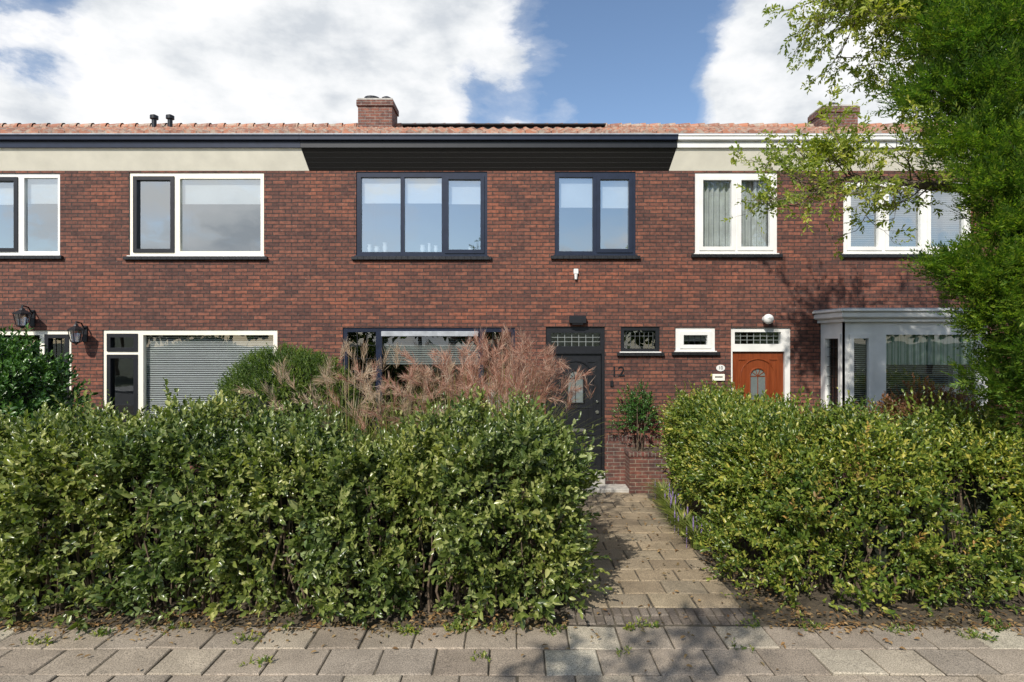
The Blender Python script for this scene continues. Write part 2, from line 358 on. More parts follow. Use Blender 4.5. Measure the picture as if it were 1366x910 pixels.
def drape(m,a,b,c,d,y,per=.09,amp=.03):
    n=max(8,int((b-a)/.012)); base=len(m.v)
    for i in range(n+1):
        x=a+(b-a)*i/n; yy=y+amp*math.sin(x/per*6.28+.8*math.sin(x*13))
        m.v+=[(x,yy,c),(x+.004*math.sin(i),yy*1.0,d)]
    for i in range(n): k=base+2*i; m.f.append((k,k+2,k+3,k+1))
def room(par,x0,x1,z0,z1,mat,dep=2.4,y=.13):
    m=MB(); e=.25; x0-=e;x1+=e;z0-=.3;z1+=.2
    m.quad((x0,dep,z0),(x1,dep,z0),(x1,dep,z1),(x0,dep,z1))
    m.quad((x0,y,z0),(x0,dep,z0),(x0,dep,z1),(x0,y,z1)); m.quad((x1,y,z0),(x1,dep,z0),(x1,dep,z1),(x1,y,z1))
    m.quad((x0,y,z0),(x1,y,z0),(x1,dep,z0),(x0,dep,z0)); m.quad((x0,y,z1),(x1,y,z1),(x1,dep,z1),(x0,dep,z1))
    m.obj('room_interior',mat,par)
HOLES={id(HL):[],id(HMid):[],id(HR):[]}
def window(par,u0,u1,v1,v0,panes,fm,gm,yd=.02,sill=True,roommat=None,nm='window'):
    """u0,u1 sides; v1 top, v0 bottom, in survey units. panes:(a,b,top,bot,casement,lead,blind)"""
    x0,x1,z0,z1=E(u0),E(u1),H(v0),H(v1); HOLES[id(par)].append((x0,x1,z0,z1))
    fr=MB(); gl=MB(); ld=MB(); cas={}; bl={}
    fr.plate(x0-.004,x1+.004,z0-.004,z1+.004,[(E(p[0]),E(p[1]),H(p[3]),H(p[2])) for p in panes],yd,yd+.09)
    for p in panes:
        a,b,c,d=E(p[0]),E(p[1]),H(p[3]),H(p[2])
        if p[4]:
            w=.052; cm=cas.setdefault(p[4],MB()); cm.plate(a-.012,b+.012,c-.012,d+.012,[(a+w,b-w,c+w,d-w)],yd-.018,yd+.05)
            a,b,c,d=a+w,b-w,c+w,d-w
        glassquad(gl,a-.005,b+.005,c-.005,d+.005,yd+.04)
        if p[5]: lead(ld,a,b,c,d,yd+.034,*p[5])
        if p[6]:
            for kind,t0,t1,mt in p[6]:
                bm=bl.setdefault(mt,MB()); zt,zb=d+.03-(d-c)*t0,d-(d-c)*t1
                if kind=='roll': bm.box(a-.02,b+.02,yd+.095,yd+.098,zb,zt); bm.box(a-.02,b+.02,yd+.092,yd+.1,zb-.02,zb-.001)
                if kind=='slat': slats(bm,a-.02,b+.02,zb,zt,yd+.115)
                if kind=='drape': drape(bm,a-.02,b+.02,zb,zt,yd+.13)
    fr.obj(nm+'_frame',M[fm],par); gl.obj(nm+'_glass',M[gm],par)
    for k,v in cas.items(): v.obj(nm+'_casement',M[k],par)
    if ld.v: ld.obj(nm+'_leading',M['black'],par)
    for k,v in bl.items(): v.obj(nm+'_'+k,M[k],par)
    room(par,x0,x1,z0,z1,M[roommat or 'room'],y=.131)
    if sill:
        s=MB(); x=x0-.07
        while x<x1+.07-.02:
            s.box(x+.002,min(x+.105,x1+.07),-.055,.019,z0-.065,z0-.006,.006); x+=.107
        s.obj(nm+'_sill',M['sill'],par)
        s=MB(); s.box(x0-.02,x1+.02,-.03,.04,z0-.006,z0+.012); s.obj(nm+'_sill_strip',M['white' if fm!='navy' else 'navy'],par)
up=[('roll',0,.32,'blind')]
window(HL,-110,80,231,341,[(-100,22,237,335,'black',None,up),(31,76,237,335,None,None,up)],'white','glass')
window(HL,172,352,230,342,[(178,231,236,336,'black',None,None),(239,347,238,335,None,None,up)],'cream','glass')
window(HMid,475,650,229,342,[(481,534,236,336,None,None,up),(539,589,236,336,None,None,up),(594,645,235,337,'navy',None,up)],'navy','glass')
window(HMid,740,848,229,341,[(746,791,236,335,None,None,[('roll',0,.38,'blind')]),(797,843,235,336,'navy',None,[('roll',0,.38,'blind')])],'navy','glass')
window(HR,927,1037,230,339,[(934,980,236,333,'white',None,[('drape',0,1,'curtain')]),(985,1031,236,333,'white',None,[('drape',0,1,'curtain')])],'white','glassd')
window(HR,1125,1296,242,339,[(1131,1176,247,333,'white',None,[('slat',0,1,'slatg')]),(1182,1232,247,333,'white',None,[('slat',0,1,'slatg')]),(1238,1290,247,333,'white',None,[('slat',0,1,'slatg')])],'white','glass')
# ground floor
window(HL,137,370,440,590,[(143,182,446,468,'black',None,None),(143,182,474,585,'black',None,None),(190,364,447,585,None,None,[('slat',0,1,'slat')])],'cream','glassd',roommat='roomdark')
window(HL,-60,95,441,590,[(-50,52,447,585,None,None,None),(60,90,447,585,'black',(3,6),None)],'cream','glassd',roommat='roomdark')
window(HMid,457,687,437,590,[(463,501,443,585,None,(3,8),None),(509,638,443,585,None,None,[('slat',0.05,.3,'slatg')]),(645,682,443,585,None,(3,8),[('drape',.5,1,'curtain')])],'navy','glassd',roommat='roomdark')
m=MB(); m.box(E(509),E(638),-.03,.019,H(449),H(442),.008); m.obj('awning_box',M['grey'],HMid)
window(HMid,828,880,436,470,[(833,875,441,465,None,None,None)],'black','glassd',roommat='roomdark',nm='small_window')
m=MB(); a,b,c,d=E(836),E(872),H(463),H(443)
for i in range(7): x=a+(b-a)*i/6; m.box(x-.003,x+.003,.050,.056,c,d)
for z in (c,(c+d)/2+.06,d): m.box(a,b,.051,.055,z-.003,z+.003)
m.obj('small_window_leading',M['lead'],HMid)
window(HR,901,954,437,469,[(908,948,443,464,'white',(4,2),[('roll',0,.5,'slatg')])],'white','glassd',roommat='roomdark',nm='small_window')
# doors
def door(par,u0,u1,vt,vb,tr,leaf,fm,lm,nm,gl='glassd'):
    x0,x1,z0,z1=E(u0),E(u1),H(vb),H(vt); HOLES[id(par)].append((x0,x1,z0-.001,z1))
    f=MB(); t=(E(tr[0]),E(tr[1]),H(tr[3]),H(tr[2])); l=(E(leaf[0]),E(leaf[1]),z0-.02,H(leaf[2]))
    f.plate(x0-.004,x1+.004,z0,z1+.004,[t,(l[0],l[1],z0+.0,l[3])],.03,.14); f.obj(nm+'_frame',M[fm],par)
    g=MB(); glassquad(g,t[0],t[1],t[2],t[3],.08); g.obj(nm+'_transom_glass',M[gl],par)
    ld=MB(); lead(ld,*t,.075,7,1,.009); lead(ld,t[0],t[1],t[2],t[3],.073,1,3,.008)
    ld.obj(nm+'_transom_leading',M['slatg'],par)
    w=MB(); a,b,c,d=l[0]+.006,l[1]-.006,H(leaf[3]),l[3]-.006; cx=(a+b)/2
    w.box(a,b,.075,.12,c,d)
    ww=b-a
    for (p,q,r,s_) in ((a+.1*ww,b-.1*ww,c+.10,c+.62),(a+.1*ww,a+.28*ww,c+.74,d-.12),(b-.28*ww,b-.1*ww,c+.74,d-.12)):
        th=.022; w.box(p,q,.060,.076,r,r+th,.004); w.box(p,q,.060,.076,s_-th,s_,.004)
        w.box(p,p+th,.061,.0755,r+th,s_-th,.004); w.box(q-th,q,.061,.0755,r+th,s_-th,.004)
        if q-p>.1: w.box(p+.05,q-.05,.066,.0758,r+.05,s_-.05,.008)
    w.obj(nm+'_leaf',M[lm],par)
    zt=d-.42; r=ww*.16; k=MB(); n=12
    pts=[(cx+r*math.cos(math.pi*i/n),zt+r*math.sin(math.pi*i/n)) for i in range(n+1)]+[(cx-r,zt-.42),(cx+r,zt-.42)]
    k.quad(*[(x,.070,z) for x,z in pts]); k.obj(nm+'_arch_glass',M['glassd'],par)
    k=MB(); k.quad(*[(cx+(x-cx)*1.01,.0735,z) for x,z in pts]); k.obj(nm+'_arch_backing',M['slatg'],par)
    k=MB(); P=[(x,.062,z) for x,z in pts]; P.append(P[0]); k.tube(P,.016,6)
    R=r*2.1; P=[(cx+R*math.cos(math.pi*i/n),.068,zt+R*math.sin(math.pi*i/n)) for i in range(n+1)]+[(cx-R,.068,zt-.5),(cx+R,.068,zt-.5)]; P.append(P[0]); k.tube(P,.012,6)
    for i in range(1,5):
        an=math.pi*i/5; k.tube([(cx,.068,zt),(cx+r*math.cos(an),.068,zt+r*math.sin(an))],.006,5)
    k.box(cx-.005,cx+.005,.064,.0735,zt-.42,zt); k.box(cx-r,cx+r,.064,.0733,zt-.006,zt+.006)
    k.obj(nm+'_mouldings',M[lm],par,False)
    h=MB(); kx=b-.07
    for zz,rr in ((c+1.0,.03),(c+1.18,.02)):
        ring=[(kx+rr*math.cos(6.283*i/12),.04,zz+rr*math.sin(6.283*i/12)) for i in range(12)]
        h.quad(*ring)
        h.tube([(kx,.076,zz),(kx,.06,zz),(kx,.042,zz)],[rr*.6,rr*.6,rr],12)
    h.box(cx-.15,cx+.15,.066,.0745,c+.66,c+.71,.003)
    h.obj(nm+'_knob_and_letterbox',M['steel'],par)
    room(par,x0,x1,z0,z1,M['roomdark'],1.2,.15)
    return c
door(HMid,728,807,436,636,(735,801,444,462),(733,803,472,628),'black','black','front_door')
door(HR,975,1055,437,636,(981,1043,443,459),(978,1048,469,628),'white','wood','front_door')
for p,x0,x1 in((HMid,E(728),E(807)),(HR,E(975),E(1055))):
    m=MB(); m.box(x0,x1,-.02,.13,H(650),H(629),.006); m.obj('threshold',M['stone'],p)
    m=MB(); m.box(x0+.05,x1+.42,-.36,-.021,-.02,.06,.012); m.obj('door_step',M['stone'],p)
m=MB(); m.box(E(778),E(800),.062,.0745,H(637.5),H(629)); m.obj('door_sill_strip',M['steel'],HMid)
# walls
BX0,BX1=5.28,7.54
HOLES[id(HR)].append((BX0+.05,BX1-.05,.95,2.75))
for par,a,b,mt in((HL,XL,XM0,'brick'),(HMid,XM0,XM1,'brick2'),(HR,XM1,XR,'brick')):
    m=MB(); m.plate(a,b,-.1,WT,[h for h in HOLES[id(par)]],0,.13); m.obj('front_wall',M[mt],par)
def plinth(par,a,b,mt):
    m=MB(); m.box(a,b,-.025,-.0008,-.1,H(588)); m.obj('plinth',M['plinth'],par)
    m=MB(); m.box(a,b,-.032,-.0008,H(588),H(580),.004); m.obj('plinth_soldier_course',M['soldier'],par)
plinth(HMid,E(807)+.01,XM1-.002,0); plinth(HR,XM1+.002,E(975)-.01,0)
m=MB(); m.quad((XL,.13,-.1),(XL,7,-.1),(XL,7,WT),(XL,3.2,7.2),(XL,.13,WT)); m.quad((XL,7,-.1),(XM0,7,-.1),(XM0,7,WT),(XL,7,WT)); m.obj('rear_wall',M['brick'],HL)
m=MB(); m.quad((XR,.13,-.1),(XR,7,-.1),(XR,7,WT),(XR,3.2,7.2),(XR,.13,WT)); m.quad((XM1,7,-.1),(XR,7,-.1),(XR,7,WT),(XM1,7,WT)); m.obj('rear_wall',M['brick'],HR)
m=MB(); m.quad((XM0,7,-.1),(XM1,7,-.1),(XM1,7,WT),(XM0,7,WT)); m.obj('rear_wall',M['brick'],HMid)
# eaves: raking soffit board, fascia, gutter
OV=-.17; ZF0,ZF1=5.765,5.945
def eaves(par,a,b,sm,fm,gm,da=0,db=0):
    m=MB(); a2,b2=a+.002,b-.002
    m.quad((a2,-.004,WT),(b2,-.004,WT),(b2+db,OV,ZF0),(a2+da,OV,ZF0)); m.quad((a2,.1,WT),(b2,.1,WT),(b2,-.004,WT),(a2,-.004,WT))
    m.quad((a2,-.004,WT),(a2+da,OV,ZF0),(a2+da,OV,ZF1),(a2,.1,ZF1),(a2,.1,WT)); m.quad((b2,-.004,WT),(b2+db,OV,ZF0),(b2+db,OV,ZF1),(b2,.1,ZF1),(b2,.1,WT))
    m.obj('soffit',M[sm],par)
    m=MB(); m.box(a2+da,b2+db,OV-.02,OV-.002,ZF0-.02,ZF1-.06,.004); m.obj('fascia',M[fm],par)
    m=MB(); m.box(a2+da,b2+db,OV-.075,OV-.021,ZF1-.09,ZF1-.012,.012); m.box(a2+da,b2+db,OV-.09,OV-.07,ZF1-.02,ZF1+.005,.004); m.obj('gutter',M[gm],par)
eaves(HL,XL,XM0,'cream','navy','navy',0,-.09); eaves(HMid,XM0,XM1,'blkboard','black','navy',-.09,.095); eaves(HR,XM1,XR,'cream','white','white',.095,0)
for p,a,b in((HL,XL,XM0-.09),(HMid,XM0-.09,XM1+.095),(HR,XM1+.095,XR)):
    m=MB(); m.box(a+.003,b-.003,OV-.08,OV+.05,ZF1+.006,ZF1+.022); m.obj('gutter_zinc',M['grey'],p)
def roof(par,a,b):
    y0,z0,y1,z1=OV-.05,ZF1+.02,3.25,7.26; rows=12
    n=int((b-a)/.0367); vs=[];fs=[]
    xs=[a+(b-a)*i/n for i in range(n+1)]
    lines=[]
    for r in range(rows):
        lines+= [(r/rows,.035),((r+1)/rows-.0005,.008)]
    for t,l in lines:
        j=math.sin(t*40)*.004
        for x in xs:
            w=.5+.5*math.sin(2*math.pi*x/.22); w=w**1.5*.045
            vs.append((x,y0+(y1-y0)*t-.01*math.sin(x*3.1),z0+(z1-z0)*t+l+w+j))
    N=len(xs)
    for r in range(len(lines)-1):
        for i in range(n): k=r*N+i; fs.append((k,k+1,k+N+1,k+N))
    b0=len(vs)
    for x in xs: vs.append((x,y0+.004,z0-.015))
    for i in range(n): fs.append((b0+i,b0+i+1,i+1,i))
    me=bpy.data.meshes.new('roof'); me.from_pydata(vs,[],fs); link('roof_tiles',me,M['tile'],par)
    m=MB(); m.quad((a,y1,z1),(b,y1,z1),(b,7.3,5.5),(a,7.3,5.5)); m.obj('rear_roof',M['tile'],par)
    m=MB(); x=a
    while x<b-.05:
        xe=min(x+.33,b); m.tube([(x,y1,z1+.02),(xe-.01,y1,z1+.03)],[.10,.12],10); x+=.33
    m.obj('ridge_tiles',M['tile'],par)
roof(HL,XL,XM0); roof(HMid,XM0,XM1); roof(HR,XM1,XR)
m=MB(); m.box(-2.3,1.95,2.6,6,6.6,7.10); m.obj('roof_dormer',M['black'],HMid)
m=MB(); m.box(-2.36,2.0,2.5,6.1,7.101,7.135,.01); m.obj('dormer_flat_roof',M['sill'],HMid)
def chimney(par,x0,x1,top,pots):
    m=MB(); m.box(x0,x1,2.75,3.35,6.3,top-.16); m.box(x0-.03,x1+.03,2.72,3.38,top-.16,top-.04); m.obj('chimney',M['chim'],par)
    m=MB(); m.box(x0-.01,x1+.01,2.74,3.36,top-.038,top+.01,.01); m.obj('chimney_cap',M['stone'],par)
    m=MB()
    for cx,r in pots: m.lathe([(r,top),(r,top+.06),(r*1.25,top+.07),(r*1.25,top+.12),(r*.7,top+.15),(0.01,top+.16)],cx,3.05)
    m.obj('chimney_pots',M['sill'],par)
    m=MB(); m.box(x0-.05,x1+.05,2.68,3.4,6.9,7.02); m.obj('chimney_flashing',M['grey'],par)
chimney(HMid,-3.34,-2.60,7.76,[(-3.1,.14),(-2.78,.09)])
chimney(HR,6.75,7.5,7.62,[(7.1,.1)])
m=MB()
for u in(-7.85,-7.5): m.lathe([(.05,6.9),(.05,7.36),(.085,7.37),(.085,7.44),(.02,7.47)],u,2.9)
m.obj('roof_vents',M['black'],HL)
# bay window
B=HR
yb=-.75
m=MB(); z0,z1=1.0,2.80
m.plate(BX0,BX1,z0,z1,[(5.36,5.70,1.06,2.60),(5.93,7.39,1.06,2.60)],yb,yb+.08)
m.plate(yb+.003,-.001,z0,z1,[(yb+.12,-.12,1.06,2.60)],0,.08,T=lambda u,d,v:(BX0+d,u,v))
m.plate(yb+.003,-.001,z0,z1,[(yb+.12,-.12,1.06,2.60)],0,.08,T=lambda u,d,v:(BX1-d,u,v))
m.obj('bay_frame',M['white'],B)
m=MB(); m.plate(5.35,5.71,1.05,2.61,[(5.41,5.65,1.12,2.54)],yb-.02,yb+.05); m.plate(yb+.10,-.10,1.05,2.61,[(yb+.17,-.17,1.12,2.54)],-.02,.05,T=lambda u,d,v:(BX0+d,u,v)); m.obj('bay_casement',M['white'],B)
m=MB(); glassquad(m,5.4,5.66,1.1,2.56,yb+.03); glassquad(m,5.92,7.40,1.05,2.61,yb+.045)
m.quad((BX0+.03,yb+.1,1.1),(BX0+.03,-.1,1.1),(BX0+.03,-.1,2.57),(BX0+.03,yb+.1,2.57)); m.quad((BX1-.03,yb+.1,1.1),(BX1-.03,-.1,1.1),(BX1-.03,-.1,2.6),(BX1-.03,yb+.1,2.6)); m.obj('bay_glass',M['glassd'],B)
m=MB()
for i in range(1,4): y=yb+.17+(-.34-yb)*i/4; m.box(BX0+.018,BX0+.026,y-.005,y+.005,1.1,2.56)
for i in range(1,9): z=1.1+1.46*i/9; m.box(BX0+.019,BX0+.025,yb+.17,-.17,z-.005,z+.005)
m.obj('bay_leading',M['black'],B)
m=MB(); slats(m,5.4,5.66,1.1,2.55,yb+.10,.032,.5); slats(m,5.93,7.39,1.1,2.5,yb+.14,.032,.35); m.obj('bay_blinds',M['slatg'],B)
m=MB(); drape(m,5.93,7.39,2.12,2.6,yb+.095,.1,.02); m.obj('bay_valance',M['gcurt'],B)
m=MB(); m.box(BX0+.02,BX1-.02,yb+.02,-.001,-.1,.93); m.obj('bay_base',M['brick'],B)
m=MB(); m.box(BX0-.05,BX1+.05,yb-.06,-.002,.931,.999,.01); m.box(BX0-.06,BX1+.06,yb-.07,-.003,2.801,2.86,.006); m.box(BX0-.12,BX1+.12,yb-.13,-.004,2.861,2.96,.02); m.box(BX0-.15,BX1+.15,yb-.16,-.005,2.961,3.0,.008); m.obj('bay_cornice_and_sill',M['white'],B)
m=MB(); m.box(BX0-.13,BX1+.13,yb-.14,-.006,3.001,3.02); m.obj('bay_roof',M['grey'],B)
m=MB(); m.quad((BX0+.1,.3,.9),(BX1-.1,.3,.9),(BX1-.1,.3,2.8),(BX0+.1,.3,2.8)); m.obj('room_interior',M['roomdark'],B)
# planter by door
P=empty('brick_planter'); m=MB(); m.box(1.93,2.6,-.42,-.04,-.05,.60); m.obj('planter_body',M['plinth'],P)
m=MB(); m.box(1.91,2.62,-.44,-.035,.601,.68,.008); m.obj('planter_coping',M['soldier'],P)
m=MB(); m.box(1.99,2.54,-.36,-.1,.64,.69); m.obj('planter_soil',M['soil'],P)
# facade fittings
W=empty('wall_light'); m=MB(); m.box(E(759),E(781),-.10,-.002,H(432),H(421),.012); m.box(E(763),E(777),-.09,-.03,H(433.2),H(432)); m.obj('lamp_housing',M['black'],W)
W=empty('motion_sensor'); m=MB(); m.box(E(765),E(771),-.05,-.002,H(366),H(359),.008); m.tube([(E(768),-.03,H(366)),(E(768),-.035,H(373))],[.03,.022],10); m.obj('sensor_body',M['white'],W)
W=empty('globe_lamp'); m=MB(); cx,cz=E(1021),H(426)
m.tube([(cx,-.002,cz),(cx,-.04,cz)],[.06,.06],14); prof=[(.085*math.sin(math.pi*i/10)+.001,cz-.085*math.cos(math.pi*i/10)) for i in range(11)]; m.lathe(prof,cx,-.12,18); m.obj('lamp_globe',M['white'],W,True)
def lantern(n,u,v,sc=1):
    W=empty(n); cx,cz=E(u),H(v); m=MB(); y=-.22
    m.box(cx-.04,cx+.04,-.02,-.002,cz-.12,cz+.16,.006)
    m.tube([(cx,-.02,cz+.1),(cx,-.1,cz+.2),(cx,y,cz+.22),(cx,y,cz+.17)],.012,8)
    def rg(r,z): return [(cx+r*math.cos(math.pi/4+i*math.pi/3),y+r*math.sin(math.pi/4+i*math.pi/3),z) for i in range(6)]
    prof=[(.01,cz+.19),(.03,cz+.17),(.04,cz+.15),(.13,cz+.09),(.13,cz+.075)]
    m.lathe([(r*sc,z) for r,z in prof],cx,y,6); m.lathe([(.07*sc,cz-.13),(.08*sc,cz-.115),(.03,cz-.15),(.001,cz-.17)],cx,y,6)
    for a,b in zip(rg(.112*sc,cz+.08),rg(.072*sc,cz-.12)): m.tube([a,b],.008,5)
    m.obj('lantern_frame',M['black'],W)
    m=MB(); m.lathe([(.10*sc,cz+.078),(.066*sc,cz-.118)],cx,y,6); m.obj('lantern_glass',M['glass'],W)
lantern('wall_lantern',114,447); lantern('wall_lantern',44,426,1.1)
def text(n,s,x,y,z,size,mat,par=None,ext=.004):
    c=bpy.data.curves.new(n,'FONT'); c.body=s; c.size=size; c.extrude=ext; c.align_x='CENTER'; c.align_y='CENTER'
    o=bpy.data.objects.new(n,c); COL.objects.link(o); o.location=(x,y,z); o.rotation_euler=(math.pi/2,0,0); c.materials.append(mat)
    if par:o.parent=par
    return o
text('house_number',"12",E(824),-.012,H(496),.25,M['black'])
W=empty('house_number_plate'); m=MB(); cx,cz=E(961),H(491)
m.v=[(cx+.075*math.cos(6.283*i/20),yy,cz+.055*math.sin(6.283*i/20)) for yy in(-.012,-.001) for i in range(20)]
m.f=[tuple(range(20))]+[(i,(i+1)%20,20+(i+1)%20,20+i) for i in range(20)]; m.obj('plate',M['white'],W)
text('digits',"10",cx,-.014,cz,.08,M['navy'],W,.001)
W=empty('letter_box'); m=MB(); m.box(E(950),E(966),-.03,-.002,H(508),H(499),.006); m.obj('box',M['cream'],W); m=MB(); m.box(E(953),E(963),-.034,-.0305,H(503.5),H(502)); m.obj('slot',M['black'],W)
W=empty('doorbell'); m=MB(); m.box(E(814),E(818),-.02,-.002,H(516),H(508),.004); m.obj('bell_plate',M['black'],W)
W=empty('glass_vases'); m=MB()
for u,h,r in((490,.14,.04),(500,.11,.05),(511,.17,.045),(562,.13,.05),(571,.16,.03),(580,.12,.04),(627,.09,.05)):
    z=H(335); m.lathe([(r*.6,z),(r,z+h*.5),(r*.7,z+h*.8),(r*1.05,z+h)],E(u),.17,14)
m.obj('vases',M['blind'],W,True)
# ------------------------------------------------------------ hedges
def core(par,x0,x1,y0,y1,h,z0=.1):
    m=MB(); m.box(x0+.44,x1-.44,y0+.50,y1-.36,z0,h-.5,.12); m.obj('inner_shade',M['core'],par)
def stems(par,x0,x1,y0,y1,n,h=1.2):
    m=MB()
    for i in range(n):
        x=random.uniform(x0,x1); y=random.uniform(y0,y1); p=[(x,y,-.05)]
        for k in range(5): x+=random.gauss(0,.05); y+=random.gauss(0,.04); p.append((x,y,h*(k+1)/5))
        r=random.uniform(.006,.018); m.tube(p,[r*(1-.12*k) for k in range(6)],5)
    m.obj('stems',M['stem'],par)
hx=[-9,-5.04,-4.3,-3.56,-2.7,-2.1,-1.75,-1.3,-.9,-.5,.1,.35,.6]; hz=[1.40,1.40,1.50,1.56,1.54,1.48,1.36,1.32,1.38,1.56,1.60,1.48,1.28]
hl=lambda x: np.interp(x,hx,hz)+.045*np.sin(x*5.3)+.04*np.sin(x*11.7)
G=empty('hedge')
P_,N_=hedge_pts(-7.6,.50,-4.93,-3.6,hl,.05,12600,amp=.19)
D_=N_*.7+np.array([0,-.05,.5])+rng.normal(size=P_.shape)*.5
A=shoots(P_,D_,.12+.26*rng.random(len(P_)),10,.080,.042)
leaves('hedge_foliage',*A,M['leafL'],G)
i=rng.integers(0,len(P_),620); A=shoots(P_[i],N_[i]*.8+np.array([0,0,.45])+rng.normal(size=(620,3))*.35,.28+.27*rng.random(620),12,.072,.037)
leaves('hedge_long_shoots',*A,M['leafL'],G)
k=560; X=rng.uniform(-7.4,.45,k); P_=np.stack([X,rng.uniform(-4.75,-3.7,k),hl(X)-.1],1)
A=shoots(P_,np.tile([0,0,1.0],(k,1))+rng.normal(size=(k,3))*.4,.16+.42*rng.random(k)**2,11,.066,.032)
leaves('hedge_sprigs',*A,M['leafL'],G)
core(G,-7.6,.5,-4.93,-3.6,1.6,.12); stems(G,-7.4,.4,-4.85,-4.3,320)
hr=lambda x: np.interp(x,[2,2.6,3.2,4,4.8,5.5,9],[1.40,1.52,1.45,1.50,1.52,1.42,1.5])+.045*np.sin(x*6)+.04*np.sin(x*12.3)
G=empty('hedge')
P1,N1=hedge_pts(2.32,9,-4.75,-3.5,hr,.04,8700,'FTLB',ph=2,amp=.19)
hb=lambda x: np.full_like(x,1.56)
P2,N2=hedge_pts(2.36,3.5,-4.3,-1.05,hb,.45,4700,'TLB',ph=4)
P_=np.concatenate([P1,P2]);N_=np.concatenate([N1,N2])
D_=N_*.6+np.array([0,-.05,.6])+rng.normal(size=P_.shape)*.5
A=shoots(P_,D_,.12+.26*rng.random(len(P_)),11,.064,.032)
leaves('hedge_foliage',*A,M['leafR'],G)
i=rng.integers(0,len(P1),600); A=shoots(P1[i],N1[i]*.8+np.array([0,0,.55])+rng.normal(size=(600,3))*.35,.28+.27*rng.random(600),13,.058,.028)
leaves('hedge_long_shoots',*A,M['leafR'],G)
k=680; X=rng.uniform(2.4,8.8,k); P_=np.stack([X,rng.uniform(-4.6,-3.6,k),hr(X)-.1],1)
A=shoots(P_,np.tile([0,0,1.0],(k,1))+rng.normal(size=(k,3))*.4,.16+.42*rng.random(k)**2,12,.054,.025); leaves('hedge_sprigs',*A,M['leafR'],G)
i=np.where(lump(P1,1.1,5)>.25)[0]; i=rng.choice(i,460)
A=shoots(P1[i]+N1[i]*.08,N1[i]*.6+np.array([0,0,.8]),.14+.12*rng.random(460),9,.054,.026); leaves('young_growth',*A,M['leafY'],G)
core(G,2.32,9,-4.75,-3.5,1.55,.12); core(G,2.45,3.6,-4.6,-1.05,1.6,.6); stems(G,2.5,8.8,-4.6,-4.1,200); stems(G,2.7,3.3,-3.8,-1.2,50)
# ------------------------------------------------------------ shrubs
def blobpts(c,r,n,inner=.3,ph=0,amp=.12):
    d=nrm(rng.normal(size=(n,3))); d[:,2]=np.where(d[:,2]<-.5,-d[:,2],d[:,2]); rr=1-rng.random(n)**1.3*inner
    P=d*np.array(r)*rr[:,None]; P*= (1+amp*lump(d,3,ph))[:,None]; return P+np.array(c),d
def shrub(name,c,r,n,mat,L,Wd,Ls=.14,K=10,ph=0,pitch=.9,inner=.35,corem=True,stemsn=8,amp=.12,tm=HI):
    G=empty(name); P,d=blobpts(c,r,n,inner,ph,amp)
    A=shoots(P,d*.8+np.array([0,0,.5])+rng.normal(size=P.shape)*.35,Ls*(.6+.8*rng.random(n)),K,L,Wd,pitch); leaves('foliage',*A,M[mat],G,tm)
    m=MB()
    for i in range(stemsn):
        a=random.random()*6.28; e=(c[0]+.6*r[0]*math.cos(a),c[1]+.6*r[1]*math.sin(a),c[2]+random.uniform(-.2,.5)*r[2])
        m.tube([(c[0]+random.gauss(0,.04),c[1],0),((c[0]+e[0])/2,(c[1]+e[1])/2,(e[2])*.55),e],[.02,.014,.006],5)
    m.obj('stems',M['stem'],G)
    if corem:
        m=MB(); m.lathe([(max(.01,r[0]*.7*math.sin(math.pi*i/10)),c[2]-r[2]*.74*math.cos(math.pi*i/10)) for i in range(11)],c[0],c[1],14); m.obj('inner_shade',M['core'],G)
    return G
shrub('yew_bush',(-2.98,-2.3,1.30),(.98,.75,1.06),6200,'yew',.036,.012,.11,16,1,.8,.22,amp=.05,tm=LO)
shrub('laurel_shrub',(-6.75,-2.7,1.40),(1.15,.9,1.06),1900,'leafD',.085,.042,.2,9,2)
shrub('ornamental_shrub',(2.08,-.3,1.22),(.36,.26,.46),300,'leafD',.045,.022,.12,9,3,.9,.9,False,6,.3)
shrub('red_leaved_shrub',(4.85,-3.3,1.25),(.75,.5,.62),900,'leafRed',.05,.026,.16,10,5)
# ------------------------------------------------------------ miscanthus grass
def strips(name,B0,az,L,lean,wd,mat,par,seg=7):
    n=len(B0); t=np.linspace(0,1,seg+1)[None,:]; hd=np.stack([np.cos(az),np.sin(az)],1)
    hor=(lean[:,None]*(t**2.2))*L[:,None]; z=L[:,None]*(t-.45*lean[:,None]*t**3)
    C=np.stack([B0[:,0:1]+hd[:,0:1]*hor,B0[:,1:2]+hd[:,1:2]*hor,B0[:,2:3]+z],2)
    sd=np.stack([-hd[:,1],hd[:,0],np.zeros(n)],1)[:,None,:]; w=(wd[:,None]*(1-t**3)*.5+.0008)[...,None]
    co=np.stack([C-sd*w,C+sd*w],2).reshape(-1,3); vs=co.tolist(); fs=[]
    for i in range(n):
        b=i*(seg+1)*2
        for k in range(seg): q=b+2*k; fs.append((q,q+1,q+3,q+2))
    me=bpy.data.meshes.new(name); me.from_pydata(vs,[],fs); link(name,me,mat,par); return C[:,-1,:],C[:,-1,:]-C[:,-2,:]
